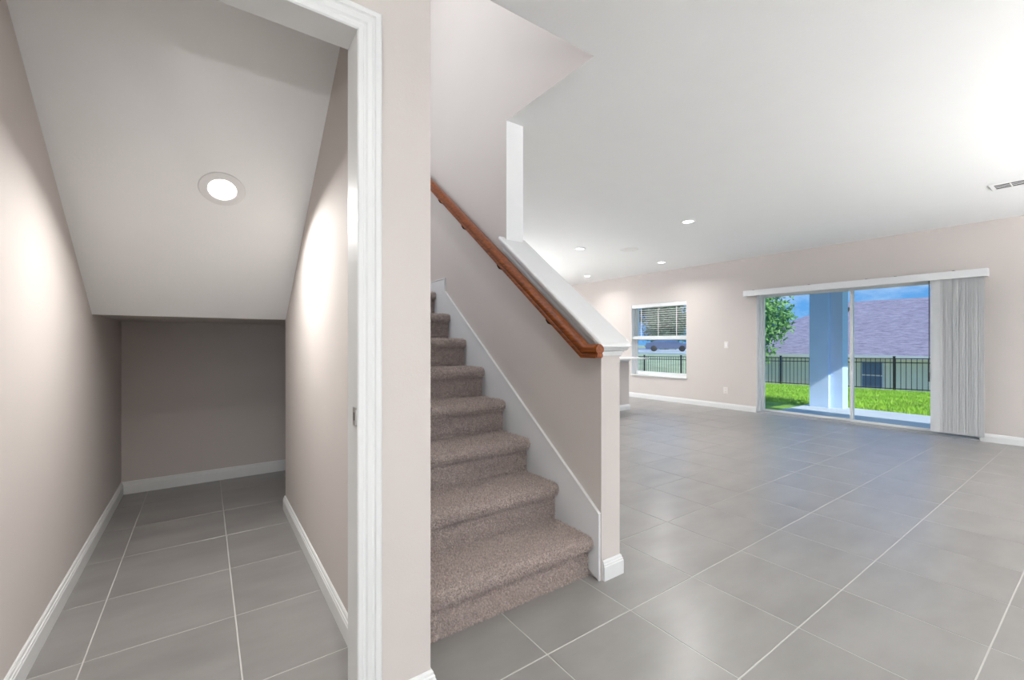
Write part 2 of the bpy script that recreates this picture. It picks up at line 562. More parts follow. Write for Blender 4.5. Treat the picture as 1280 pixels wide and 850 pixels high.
structure(box('wall_nook_right', 0.95, 1.0, 3.33, YB, 0, 1.29, M_WALL), 'beige side wall of the nook at the back of the closet')
structure(box('wall_nook_front', XP, 1.0, 3.285, 3.33, 0, 1.10, M_WALL), 'beige return wall beside the nook')
# knee wall and full-height stair wall, one slab; its end face is painted white
zt = lambda y: 1.143 + 0.775 * (y - YN)           # underside of the cap
bm = bmesh.new()
pts = [(YN, 0), (YB, 0), (YB, 4.9), (1.503, 4.9), (1.503, CEIL + 0.28), (YW, CEIL + 0.28), (YW, zt(YW)), (YN, zt(YN))]
add_prism(bm, pts, 'x', XK0, XK1)
wk = bm_obj('wall_stair', bm, [M_WALL, M_CEIL])
for p in wk.data.polygons:
    c = p.center + wk.location
    if abs(p.normal.y) > 0.9 and abs(c.y - YW) < 0.01: p.material_index = 1
structure(wk, 'beige sloping half wall beside the stairs, full height further up')
structure(box('wall_upstairs', XCL - 0.1, XK0, 1.403, 1.503, CEIL + 0.28, 4.9, M_WALL), 'beige upper wall at the head of the stairwell')
structure(box('ceiling_upstairs', XCL - 0.1, XK1, 1.403, YB + 0.1, 4.9, 5.0, M_CEIL), 'white ceiling over the stairwell')
# --- baseboards
BB = [(0, 0), (0.014, 0), (0.014, 0.066), (0.0115, 0.070), (0.0115, 0.077), (0.008, 0.080), (0.007, 0.089), (0.003, 0.0945), (0, 0.0945)]
def baseboard(name, path, label):
    structure(sweep(name, [(x, y, 0.0) for x, y in path], BB, (0, 0, 1), M_WHITE), label)
baseboard('baseboard_closet', [(XCR, YD1 + 0.001), (XCR, 3.33), (0.95, 3.33), (0.95, YB), (XCL, YB), (XCL, YD1 + 0.001)], 'white moulded baseboard running around the closet')
baseboard('baseboard_doorway', [(XP, 1.49), (XP, YD0), (0.433, YD0)], 'white baseboard at the wall corner between closet door and stairs')
baseboard('baseboard_stair', [(XK1, 8.5), (XK1, YN), (XK0 + 0.008, YN)], 'white baseboard around the end of the stair half wall')
baseboard('baseboard_far', [(XF, DY1 + 0.006), (XF, 8.5)], 'white baseboard under the window')
baseboard('baseboard_right', [(XF, -4), (XF, DY0 - 0.006)], 'white baseboard right of the sliding door')
# --- closet door jamb, stop and casing
jamb = empty('door_1', (0, YD0, 0), 'white doorway frame of the closet with moulded casing', None)
jamb['kind'] = 'structure'
prof = [(0, 0), (-0.019, 0), (-0.019, 0.102), (0, 0.102)]
sweep('jamb', [(XJ1, YD1 + 0.001, 0), (XJ1, YD1 + 0.001, ZH), (XJ0, YD1 + 0.001, ZH), (XJ0, YD1 + 0.001, 0)], prof, (0, -1, 0), M_WHITE, jamb)
cas = [(0.002, 0), (0.002, 0.009), (-0.002, 0.0125), (-0.013, 0.0135), (-0.017, 0.0105), (-0.021, 0.0105), (-0.026, 0.0145), (-0.038, 0.0165), (-0.043, 0.0135), (-0.046, 0.0135), (-0.050, 0.018), (-0.062, 0.0185), (-0.0675, 0.014), (-0.0685, 0)]
sweep('casing', [(XJ1, YD0, 0), (XJ1, YD0, ZH), (XJ0, YD0, ZH), (XJ0, YD0, 0)], cas, (0, -1, 0), M_WHITE, jamb)
# strike plate with its lip
sp = empty('strike_plate', (XJ1, 1.31, 0.925), 'nickel strike plate with curved lip on the white door jamb', 'strike plate')
prism('plate', [(1.290, 0.898), (1.330, 0.898), (1.330, 0.952), (1.290, 0.952)], 'x', XJ1 - 0.0016, XJ1 - 0.0001, M_STEEL, sp)
box('latch_hole', XJ1 - 0.0022, XJ1 - 0.0017, 1.301, 1.319, 0.913, 0.937, M_DARK, sp)
bm = bmesh.new()
add_tube(bm, [(XJ1 - 0.003, 1.289, 0.903), (XJ1 - 0.003, 1.289, 0.947)], 0.005, 8)
bm_obj('lip', bm, M_STEEL, sp, True)
for z in (0.904, 0.946):
    bm = bmesh.new()
    add_lathe(bm, [(0, 0.0008), (0.003, 0.0006), (0.0035, 0)], None, 10, Matrix.Translation((XJ1 - 0.0016, 1.310, z)) @ Matrix.Rotation(-math.pi / 2, 4, 'Y'))
    bm_obj('screw', bm, M_STEEL, sp, True)

# ================================================================== staircase
RISE, RUN, Y0 = 0.194, 0.2503, 1.530
stair = empty('staircase', (1.07, Y0, 0), 'staircase covered in taupe carpet climbing between two beige walls', 'staircase')
XS0, XS1 = XP + 0.001, XK0 - 0.0125
NOSE = [(0.0, -0.056), (-0.020, -0.054), (-0.029, -0.046), (-0.034, -0.032), (-0.033, -0.016), (-0.026, -0.005), (-0.014, 0.0)]
def step_outline(k):
    y, z1 = Y0 + RUN * k, RISE * (k + 1)
    zb = 0.0 if k == 0 else z1 - RISE - 0.05
    o = [(y, zb), (y, z1 - 0.056)] + [(y + a, z1 + b) for a, b in NOSE[1:]]
    return o + [(y + RUN - 0.0002, z1), (y + RUN - 0.0002, zb)]
NS = 7
for k in range(NS):
    bm = bmesh.new()
    add_prism(bm, step_outline(k), 'x', XS0, XS1)
    bm_obj('step', bm, M_CARPET, stair, True)
yl, zl = Y0 + RUN * NS, RISE * (NS + 1)
lo = [(yl, ZS0 + 0.03), (yl, zl - 0.056)] + [(yl + a, zl + b) for a, b in NOSE[1:]] + [(YB - 0.012, zl), (YB - 0.012, ZS0 + 0.03)]
prism('landing', lo, 'x', XS0, XS1, M_CARPET, stair, True)
# pile: short leaning tufts over every tread, nose and riser
def pile():
    out = []
    for k in range(NS + 1):
        o = np.array(step_outline(k)[:-1]) if k < NS else np.array(lo[:-1])
        seg = np.diff(o, axis=0)
        ln = np.hypot(*seg.T)
        if k == NS: ln[-1] = min(ln[-1], 0.4)
        dens = (95000, 85000, 70000, 60000, 50000, 45000, 40000, 35000)[k]
        n = int(ln.sum() * (XS1 - XS0) * dens)
        s = rng.choice(len(seg), n, p=ln / ln.sum())
        t = rng.random(n)
        yz = o[s] + seg[s] * t[:, None] * np.where(s == len(seg) - 1, ln[-1] / np.hypot(*seg[-1]), 1)[:, None]
        x = XS0 + 0.002 + rng.random(n) * (XS1 - XS0 - 0.004)
        nrm = np.stack([-seg[s][:, 1], seg[s][:, 0]], 1) / ln[s][:, None] if k < NS else np.stack([-seg[s][:, 1], seg[s][:, 0]], 1) / np.hypot(*seg[s].T)[:, None]
        ok = x > 0.42 * yz[:, 0]
        x, yz, nrm = x[ok], yz[ok], nrm[ok]
        m = len(x)
        base = np.stack([x, yz[:, 0], yz[:, 1]], 1)
        N = np.stack([np.zeros(m), nrm[:, 0], nrm[:, 1]], 1)
        lean = rng.normal(0, 0.55, (m, 3))
        lean[:, 2] -= 0.25 * np.abs(nrm[:, 0])
        d = N + lean
        d /= np.linalg.norm(d, axis=1)[:, None]
        L = (0.007 + 0.008 * rng.random(m))[:, None]
        side = np.cross(d, rng.normal(0, 1, (m, 3)))
        side /= np.linalg.norm(side, axis=1)[:, None]
        w = (0.0013 + 0.0010 * rng.random(m))[:, None]
        tri = np.stack([base - side * w, base + side * w, base + d * L], 1)
        tri[..., 0] = np.clip(tri[..., 0], XS0, XS1 + 0.001)
        tri[..., 2] = np.maximum(tri[..., 2], 0.0005)
        out.append(tri.reshape(-1, 3))
    return np.concatenate(out)
pl = tri_mesh('carpet_pile', pile(), 3, M_PILE, stair, (1.07, Y0, 0))
tag(pl, kind='stuff')
# skirt board along the half wall, with a bead on its upper edge
zk = lambda y: 0.320 + 0.745 * (y - YN)
YE = 3.098
pts = [(YN + 0.005, 0), (yl + 0.1, 0.9), (YB, 1.5), (YB, zl + 0.094), (YE, zl + 0.094), (YE, zk(YE)), (YN + 0.005, zk(YN))]
trim = empty('trim_1', (XK0, YN, 0), 'white skirt board following the carpeted steps up the half wall', None)
trim['kind'] = 'structure'
prism('skirt_board', pts, 'x', XK0 - 0.012, XK0, M_SKIRT, trim)
bm = bmesh.new()
add_sweep(bm, [(XK0, YN + 0.004, zk(YN) - 0.001), (XK0, YE, zk(YE)), (XK0, YE, zl + 0.094), (XK0, YB, zl + 0.094)], [(-0.004, 0), (-0.004, 0.016), (0.004, 0.016), (0.007, 0.012), (0.007, 0)], (-1, 0, 0))
bm_obj('skirt_bead', bm, M_WHITE, trim)
# cap on the half wall: flat board over stepped moulding, returned round the end
cap = empty('trim_2', ((XK0 + XK1) / 2, YN, zt(YN)), 'white moulded cap sloping down the top of the stair half wall', None)
cap['kind'] = 'structure'
def cap_loop(o, dz, slope=0.775):
    a = zt(YW - 0.0005) + dz
    b = zt(YN - o) + dz
    return [(XK0 - o, YW + (0.028 if o > 0 else -0.0005), a + (0.022 if o > 0 else 0)), (XK0 - o, YN - o, b), (XK1 + o, YN - o, b), (XK1 + o, YW + 0.028, a + 0.022)]
def cap_part(name, prof, m):
    bm = bmesh.new()
    ring = [[bm.verts.new(p) for p in cap_loop(o, dz)] for o, dz in prof]
    for a, b in zip(ring, ring[1:]):
        for i in range(3):
            bm.faces.new((a[i], a[i + 1], b[i + 1], b[i]))
    for i in (0, 3):
        pass
    bm.faces.new(ring[0])
    bm.faces.new(ring[-1][::-1])
    bm.faces.new([r[3] for r in ring] + [r[0] for r in ring][::-1])
    return bm_obj(name, bm, m, cap)
cap_part('cap_moulding', [(0.0015, -0.060), (0.007, -0.058), (0.007, -0.048), (0.012, -0.044), (0.013, -0.034), (0.018, -0.026), (0.027, -0.016), (0.030, -0.006), (0.030, 0.001)], M_WHITE)
cap_part('cap_board', [(0.034, 0.001), (0.039, 0.005), (0.041, 0.013), (0.039, 0.021), (0.034, 0.026)], M_WHITE)

# ================================================================== handrail
XR, SR = 1.478, 0.757
rail = empty('handrail', (XR, 1.39, 1.06), 'reddish wooden handrail on dark brackets along the stair half wall', 'handrail')
hp = [(-0.022, -0.033), (0.022, -0.033), (0.023, -0.021), (0.019, -0.015), (0.020, -0.009), (0.029, -0.003), (0.031, 0.006), (0.029, 0.017), (0.022, 0.026), (0.010, 0.0315),
      (-0.010, 0.0315), (-0.022, 0.026), (-0.029, 0.017), (-0.031, 0.006), (-0.029, -0.003), (-0.020, -0.009), (-0.019, -0.015), (-0.023, -0.021)]
zr = lambda y: 1.104 + SR * (y - 1.485)
path = [(XR, 3.42, zr(3.42)), (XR, 1.485, zr(1.485)), (XR, 1.400, zr(1.485))]
# profile (across, up): n = +x, travel is -y, so the left of travel (n x d) is -z
sweep('rail', path, [(-u, a) for a, u in hp], (1, 0, 0), M_WOOD, rail, True)
bm = bmesh.new()
add_sweep(bm, [(XR, 1.400, zr(1.485)), (XR, 1.393, zr(1.485))], [(-u * 0.86, a * 0.86) for a, u in hp], (1, 0, 0))
bm_obj('end_cap', bm, M_WOOD, rail, True)
for yb in (1.775, 2.245, 2.70, 3.07):
    z = zr(yb) - 0.033 * math.hypot(1, SR)
    bm = bmesh.new()
    add_tube(bm, [(XR, yb, z), (XR, yb - 0.002, z - 0.020), (XR + 0.010, yb - 0.003, z - 0.034), (XR + 0.032, yb - 0.003, z - 0.040), (XK0 - 0.004, yb - 0.003, z - 0.040)], [0.0065, 0.006, 0.006, 0.0065, 0.007], 10)
    br = bm_obj('bracket_arm', bm, M_BRONZE, rail, True)
    bm = bmesh.new()
    add_sweep(bm, [(XR, yb - 0.035, z - 0.035 * SR - 0.002), (XR, yb + 0.075, z + 0.075 * SR - 0.002)], [(0.002, -0.010), (0.002, 0.010), (-0.003, 0.010), (-0.003, -0.010)], (1, 0, 0))
    bm_obj('saddle', bm, M_BRONZE, br)
    bm = bmesh.new()
    add_lathe(bm, [(0, 0.007), (0.013, 0.006), (0.022, 0.003), (0.024, 0)], None, 18, Matrix.Translation((XK0, yb - 0.003, z - 0.040)) @ Matrix.Rotation(-math.pi / 2, 4, 'Y'))
    bm_obj('rosette', bm, M_BRONZE, br, True)
    bm = bmesh.new()
    add_tube(bm, [(XR, yb + 0.062, z + 0.062 * SR + 0.001), (XR, yb + 0.062, z + 0.062 * SR - 0.011)], [0.005, 0.004], 8)
    bm_obj('screw', bm, M_BRONZE, br, True)

# ================================================================== lamps in the ceilings, and fill lamps added out of view
def downlight(name, M, label, group, power, r=0.083, tilt=0.0, spread=2.6):
    o = empty(name, M.translation, label, 'ceiling light', group)
    bm = bmesh.new()
    add_lathe(bm, [(0.056, -0.002), (0.060, -0.006), (r - 0.012, -0.0075), (r - 0.003, -0.005), (r, 0)], None, 40, M)
    bm_obj('trim_ring', bm, M_PLASTIC, o, True)
    bm = bmesh.new()
    add_lathe(bm, [(0, -0.004), (0.048, -0.004), (0.055, -0.0035)], None, 32, M)
    bm_obj('lens', bm, M_LENS, o, True)
    l = light(name + '_light', 'AREA', (0, 0, 0), power, (1, 0.985, 0.96), shape='DISK', size=0.10, spread=spread)
    l.matrix_world = M @ Matrix.Translation((0, 0, -0.009 if not tilt else -0.028)) @ Matrix.Rotation(tilt, 4, 'X')
    return o
def flat(x, y): return Matrix.Translation((x, y, CEIL - 0.0005))
LR = 'recessed downlights in the living room ceiling'
for x, y, w in ((4.558, 2.928, 'closest to the air register'), (4.568, 4.706, 'on the stair side of the blank plate'),
                (6.504, 4.685, 'between blank plate and light switch wall'), (6.56, 6.545, 'in front of the window')):
    downlight('recessed_light', flat(x, y), 'glowing recessed downlight in the living room ceiling ' + w, LR, 13)
ang = math.atan(SL)
yc = 2.51
Mc = Matrix.Translation((0.0704, yc, ZS0 + SL * (YS0 - yc) - 0.001)) @ Matrix.Rotation(-ang, 4, 'X')
downlight('recessed_light', Mc, 'round recessed light glowing in the sloping closet ceiling', None, 12.5, 0.096, ang * 0.5, 2.7)
downlight('recessed_light', flat(0.15, -0.35), 'round recessed downlight added out of view in the hall ceiling before the closet door', None, 17)  # added above the view to throw light into the closet
ul = empty('flush_lamp', (0.45, 2.7, 4.9), 'white domed flush lamp added out of view on the ceiling over the stairwell', 'ceiling light')  # unseen lamp added to light the stairwell from above
bm = bmesh.new()
add_lathe(bm, [(0, -0.09), (0.08, -0.08), (0.14, -0.05), (0.16, -0.012)], (0.45, 2.7, 4.9), 28)
bm_obj('dome', bm, M_LENS, ul, True)
bm = bmesh.new()
add_lathe(bm, [(0, 0), (0.17, 0), (0.17, -0.012), (0.16, -0.012)], (0.45, 2.7, 4.9), 28)
bm_obj('base', bm, M_PLASTIC, ul, True)
light('flush_lamp_light', 'AREA', (0.45, 2.7, 4.79), 14, (1, 0.99, 0.97), shape='DISK', size=0.3)
def fill_uplighter(x, y, power, label):  # unseen uplighters, added as soft fill off the ceiling
    o = empty('floor_lamp', (x, y, 0), label, 'lamp', 'added fill uplighters in the front room')
    bm = bmesh.new()
    add_lathe(bm, [(0, 0.03), (0.03, 0.03), (0.13, 0.02), (0.15, 0.012), (0.15, 0.0005), (0, 0.0005)], (x, y, 0), 28)
    bm_obj('base', bm, M_BRONZE, o, True)
    bm = bmesh.new()
    add_tube(bm, [(x, y, 0.028), (x, y, 1.30)], 0.012, 12)
    bm_obj('pole', bm, M_BRONZE, o, True)
    bm = bmesh.new()
    add_lathe(bm, [(0, 1.30), (0.09, 1.32), (0.17, 1.37), (0.20, 1.42), (0.195, 1.42), (0.16, 1.378), (0.08, 1.33), (0, 1.31)], (x, y, 0), 32)
    bm_obj('bowl', bm, M_PLASTIC, o, True)
    l = light('floor_lamp_light', 'AREA', (x, y, 1.405), power, (1, 0.985, 0.965), shape='DISK', size=0.33)
    l.rotation_euler = (math.pi, 0, 0)
for x, y, p, w in ((-1.1, -0.9, 36, 'in the hall'), (1.9, -2.9, 35, 'between two front windows'), (4.0, -2.1, 150, 'near the front room middle'), (5.4, -2.6, 235, 'by the living room wall')):
    fill_uplighter(x, y, p, 'added fill uplighter with white bowl, out of view ' + w)
def pendant(x, y, label):  # hidden bowl lamps added to brighten the far ceiling
    o = empty('pendant_lamp', (x, y, CEIL), label, 'lamp', 'added fill pendants in the kitchen')
    bm = bmesh.new()
    add_lathe(bm, [(0, -0.03), (0.05, -0.028), (0.06, -0.001), (0, -0.001)], (x, y, CEIL), 20)
    bm_obj('canopy', bm, M_BRONZE, o, True)
    for k in range(3):
        t = 2 * math.pi * k / 3
        bm = bmesh.new()
        add_tube(bm, [(x, y, CEIL - 0.028), (x + 0.19 * math.cos(t), y + 0.19 * math.sin(t), 1.52)], 0.003, 6)
        bm_obj('cord', bm, M_BRONZE, o, True)
    bm = bmesh.new()
    add_lathe(bm, [(0, 1.38), (0.09, 1.40), (0.17, 1.46), (0.20, 1.52), (0.195, 1.52), (0.16, 1.465), (0.08, 1.41), (0, 1.39)], (x, y, 0), 32)
    bm_obj('bowl', bm, M_PLASTIC, o, True)
    l = light('pendant_lamp_light', 'AREA', (x, y, 1.505), 175, (1, 0.985, 0.965), shape='DISK', size=0.33)
    l.rotation_euler = (math.pi, 0, 0)
pendant(2.3, 7.8, 'white bowl pendant added out of view over the kitchen behind the bar')
pendant(3.5, 7.9, 'white bowl pendant added out of view at the end wall of the kitchen')
# blank round cover plate on the ceiling
pt = empty('ceiling_plate', (5.21, 4.32, CEIL), 'round white blank plate flush on the ceiling between the downlights', 'ceiling plate')
bm = bmesh.new()
add_lathe(bm, [(0, -0.012), (0.11, -0.011), (0.13, -0.008), (0.138, 0)], (5.21, 4.32, CEIL), 40)
bm_obj('cover', bm, M_PLASTIC, pt, True)
for a in (0, math.pi):
    bm = bmesh.new()
    add_lathe(bm, [(0, -0.015), (0.005, -0.0145), (0.006, -0.012)], (5.21 + 0.08 * math.cos(a), 4.32 + 0.08 * math.sin(a), CEIL), 10)
    bm_obj('screw', bm, M_STEEL, pt, True)
# air register
vt = empty('air_vent', (5.80, 0.50, CEIL), 'white louvred air register in the ceiling, cut by the picture edge', 'air vent')
vt['label'] = 'white louvred air register set flush in the living room ceiling'
VX0, VX1, VY0, VY1 = 5.70, 5.90, 0.28, 0.715
sweep('vent_frame', [(VX0, VY0, CEIL - 0.001), (VX1, VY0, CEIL - 0.001), (VX1, VY1, CEIL - 0.001), (VX0, VY1, CEIL - 0.001), (VX0, VY0 - 0.0, CEIL - 0.001)], [(0, 0), (0.034, 0), (0.034, -0.004), (0.004, -0.009), (0, -0.006)], (0, 0, 1), M_PLASTIC, vt)
box('vent_shade', VX0 + 0.03, VX1 - 0.03, VY0 + 0.03, VY1 - 0.03, CEIL - 0.0075, CEIL - 0.001, M_DARK, vt)  # dark panel standing in for the shade inside the register
for k in range(1, 4):
    y = VY0 + 0.034 + (VY1 - VY0 - 0.068) * k / 4
    box('divider', VX0 + 0.03, VX1 - 0.03, y - 0.004, y + 0.004, CEIL - 0.010, CEIL - 0.0076, M_PLASTIC, vt)
for k, x in enumerate((VX0 + 0.060, VX0 + 0.110)):
    prism('louvre', [(x, CEIL - 0.0076), (x + 0.002, CEIL - 0.0076), (x + 0.006, CEIL - 0.0105), (x + 0.004, CEIL - 0.0105)], 'y', VY0 + 0.031, VY1 - 0.031, M_PLASTIC, vt)

# ================================================================== sliding glass door
XG = 7.45
sd = empty('door_2', (XF + 0.1, (DY0 + DY1) / 2, 0), 'white framed sliding glass door onto the covered patio', None)
sd['kind'] = 'structure'
for y0, y1 in ((DY1 - 0.004, DY1), (DY0, DY0 + 0.004)):
    box('return_board', XF, 7.42, y0, y1, 0, DZ, M_WHITE, sd)
box('head_board', XF, 7.42, DY0 + 0.004, DY1 - 0.004, DZ - 0.004, DZ, M_WHITE, sd)
bm = bmesh.new()
add_box(bm, 7.42, 7.53, DY0, DY0 + 0.03, 0.022, DZ - 0.05)
add_box(bm, 7.42, 7.53, DY1 - 0.03, DY1, 0.022, DZ - 0.05)
add_box(bm, 7.42, 7.53, DY0, DY1, DZ - 0.05, DZ)
bm_obj('frame', bm, M_WHITE, sd)
M_TRACK = mat('grey_metal_track', (0.45, 0.46, 0.47), 0.4, 0.05, 30, metal=0.6)
sl = box('sill_track', 7.345, 7.555, DY0, DY1, 0, 0.018, M_TRACK, sd, 0.003)
for x in (7.44, 7.475, 7.51):
    box('track_rib', x - 0.003, x + 0.003, DY0 + 0.03, DY1 - 0.03, 0.018, 0.026, M_TRACK, sl)
def panel(xc, y0, y1):
    zb, zt_ = 0.028, DZ - 0.052
    fr = bmesh.new()
    s = 0.034
    add_box(fr, xc - 0.014, xc + 0.014, y0, y0 + s, zb, zt_)
    add_box(fr, xc - 0.014, xc + 0.014, y1 - s, y1, zb, zt_)
    add_box(fr, xc - 0.014, xc + 0.014, y0 + s, y1 - s, zb, zb + 0.03)
    add_box(fr, xc - 0.014, xc + 0.014, y0 + s, y1 - s, zt_ - 0.05, zt_)
    f = bm_obj('sliding_panel', fr, M_WHITE, sd)
    box('pane', xc - 0.003, xc + 0.003, y0 + s, y1 - s, zb + 0.03, zt_ - 0.05, M_GLASS, f)
    return f
panel(7.495, 2.228, 3.462)
p2 = panel(7.458, 1.015, 2.262)
box('pull_handle', 7.425, 7.444, 1.025, 1.04, 0.95, 1.15, M_WHITE, p2, 0.003)

# ================================================================== vertical blind
vb = empty('vertical_blind', (7.30, 1.15, 0.05), 'white vertical blind with valance, vanes stacked at one side of the sliding door', 'blind')
bm = bmesh.new()
VY = (0.915, 3.655)
add_box(bm, 7.245, 7.254, VY[0], VY[1], 1.900, 1.990)
add_box(bm, 7.254, XF - 0.001, VY[0], VY[0] + 0.009, 1.900, 1.990)
add_box(bm, 7.254, XF - 0.001, VY[1] - 0.009, VY[1], 1.900, 1.990)
add_box(bm, 7.254, XF - 0.001, VY[0] + 0.009, VY[1] - 0.009, 1.984, 1.990)
bm_obj('valance', bm, M_VINYL, vb)
box('head_rail', 7.285, 7.325, VY[0] + 0.03, VY[1] - 0.03, 1.935, 1.975, M_VINYL, vb, 0.003)
for y in (3.49, 2.70, 2.02, 1.72, 1.19):
    box('valance_clip', 7.235, 7.262, y - 0.012, y + 0.012, 1.9905, 1.994, M_BRONZE, vb)
def vane_bm(a):
    bm = bmesh.new()
    w, n = 0.089, 6
    f, b = [], []
    for i in range(n + 1):
        u = (i / n - 0.5) * w
        c = 0.006 * (1 - (2 * i / n - 1) ** 2)
        for lst, off in ((f, 0.0), (b, 0.0012)):
            x, y = u * math.cos(a) - (c + off) * math.sin(a), u * math.sin(a) + (c + off) * math.cos(a)
            lst.append((x, y))
    add_prism(bm, f + b[::-1], 'z', 0.058, 1.925)
    return bm
vane = None
for k in range(19):
    y = 0.975 + 0.0192 * k
    if vane is None:
        vane = bm_obj('vane', vane_bm(math.radians(50)), M_VANE, vb, True)
        off = absloc(vane).z
        vane.location = Vector((7.303, y, off)) - absloc(vb)
    else:
        dup(vane, (7.303 + 0.004 * random.uniform(-1, 1), y + 0.003 * random.uniform(-1, 1), off))
lead = bm_obj('vane', vane_bm(math.radians(80)), M_VANE, vb, True)
lead.location = Vector((7.296, 1.357, off)) - absloc(vb)
bm = bmesh.new()
add_tube(bm, [(7.30, 1.412, 1.93), (7.30, 1.412, 0.78)], 0.0045, 8)
add_tube(bm, [(7.30, 1.412, 0.78), (7.30, 1.412, 0.76), (7.30, 1.412, 0.66)], [0.005, 0.008, 0.007], 8)
bm_obj('wand', bm, M_DARK, vb, True)

# ================================================================== window with horizontal blind
wn_ = empty('window_1', (XF + 0.1, (WY0 + WY1) / 2, WZ0), 'white single-hung window in the beige wall', None)
wn_['kind'] = 'structure'
for nm, a in (('jamb_liner', (WY1 - 0.004, WY1, WZ0, WZ1)), ('jamb_liner', (WY0, WY0 + 0.004, WZ0, WZ1)), ('head_liner', (WY0 + 0.004, WY1 - 0.004, WZ1 - 0.004, WZ1))):
    box(nm, XF + 0.001, XF + 0.13, *a, M_WHITE, wn_)
box('window_sill', XF - 0.022, XF + 0.13, WY0 - 0.005, WY1 + 0.005, WZ0 - 0.018, WZ0 + 0.004, M_WHITE, wn_, 0.003)
def sash(x, z0, z1, s, name):
    bm = bmesh.new()
    y0, y1 = WY0 + 0.03, WY1 - 0.03
    add_box(bm, x, x + 0.03, y0, y0 + s, z0, z1)
    add_box(bm, x, x + 0.03, y1 - s, y1, z0, z1)
    add_box(bm, x, x + 0.03, y0 + s, y1 - s, z0, z0 + s + 0.01)
    add_box(bm, x, x + 0.03, y0 + s, y1 - s, z1 - s - 0.01, z1)
    f = bm_obj(name, bm, M_WHITE, wn_)
    box('pane', x + 0.012, x + 0.018, y0 + s, y1 - s, z0 + s + 0.01, z1 - s - 0.01, M_GLASS, f)
bm = bmesh.new()
add_box(bm, XF + 0.115, XF + 0.185, WY0, WY0 + 0.03, WZ0, WZ1)
add_box(bm, XF + 0.115, XF + 0.185, WY1 - 0.03, WY1, WZ0, WZ1)
add_box(bm, XF + 0.115, XF + 0.185, WY0, WY1, WZ0, WZ0 + 0.03)
add_box(bm, XF + 0.115, XF + 0.185, WY0, WY1, WZ1 - 0.03, WZ1)
bm_obj('window_frame', bm, M_WHITE, wn_)
ZM = 1.215
sash(XF + 0.150, ZM - 0.02, WZ1 - 0.03, 0.03, 'upper_sash')
sash(XF + 0.118, WZ0 + 0.03, ZM + 0.03, 0.03, 'lower_sash')
hb = empty('horizontal_blind', (XF + 0.055, (WY0 + WY1) / 2, WZ0 + 0.02), 'white slatted blind drawn half way up with open slats in the window', 'blind')
box('blind_valance', XF + 0.012, XF + 0.030, WY0 + 0.008, WY1 - 0.008, WZ1 - 0.075, WZ1 - 0.006, M_VINYL, hb, 0.003)
box('head_rail', XF + 0.031, XF + 0.085, WY0 + 0.01, WY1 - 0.01, WZ1 - 0.055, WZ1 - 0.006, M_VINYL, hb)
zt0 = WZ1 - 0.085
M_SLAT = mat('blind_slat', (0.72, 0.76, 0.76), 0.5, 0.02, 20)
s0 = None
nsl = 15
for k in range(nsl):
    z = zt0 - 0.0425 * k
    if s0 is None:
        s0 = box('slat', XF + 0.034, XF + 0.082, WY0 + 0.012, WY1 - 0.012, z, z + 0.0028, M_SLAT, hb)
        pz = absloc(s0)
    else:
        dup(s0, (pz.x, pz.y, z))
zb = ZM - 0.005
for k in range(16):
    dup(s0, (pz.x, pz.y, zb + 0.015 + 0.0031 * k))
box('bottom_rail', XF + 0.034, XF + 0.082, WY0 + 0.012, WY1 - 0.012, zb - 0.004, zb + 0.014, M_VINYL, hb, 0.003)
for f in (0.18, 0.5, 0.82):
    y = WY0 + (WY1 - WY0) * f
    box('ladder_tape', XF + 0.0325, XF + 0.0335, y - 0.006, y + 0.006, zb, WZ1 - 0.06, M_VINYL, hb)

# ================================================================== switch and outlet on the far wall
sw = empty('light_switch', (XF, 3.994, 1.10), 'pale rocker light switch plate on the beige wall', 'switch')
box('plate', XF - 0.006, XF - 0.0003, 3.958, 4.030, 1.045, 1.160, M_PLATE, sw, 0.002)
box('rocker', XF - 0.009, XF - 0.006, 3.978, 4.010, 1.070, 1.135, M_PLASTIC, sw, 0.001)
ot = empty('power_outlet', (XF, 4.008, 0.315), 'pale double power outlet low on the beige wall', 'outlet')
box('plate', XF - 0.006, XF - 0.0003, 3.972, 4.044, 0.258, 0.372, M_PLATE, ot, 0.002)
for z in (0.278, 0.322):
    so = box('socket', XF - 0.009, XF - 0.006, 3.992, 4.024, z, z + 0.032, M_PLATE, ot, 0.001)
    for y in (4.001, 4.013):
        box('slot', XF - 0.0095, XF - 0.009, y, y + 0.003, z + 0.012, z + 0.024, M_DARK, so)

# ================================================================== breakfast bar half wall in the kitchen
structure(box('wall_bar', 4.2, 5.905, 4.90, 5.02, 0, 0.86, M_WALL), 'low beige half wall under the breakfast bar')
baseboard('baseboard_bar', [(5.905, 5.02), (5.905, 4.90), (4.2, 4.90)], 'white baseboard around the end of the low bar wall')
ct_ = empty('bar_counter', (5.0, 4.9, 0.86), 'pale bar counter top overhanging the low kitchen wall', 'counter')
box('slab', 4.2, 5.955, 4.535, 5.25, 0.872, 0.892, M_COUNTER, ct_, 0.004)
sweep('moulding', [(5.905, 5.02, 0.86), (5.905, 4.90, 0.86), (4.2, 4.90, 0.86)], [(0, -0.04), (0.006, -0.04), (0.016, -0.015), (0.022, 0.011), (0, 0.011)], (0, 0, 1), M_WHITE, ct_)

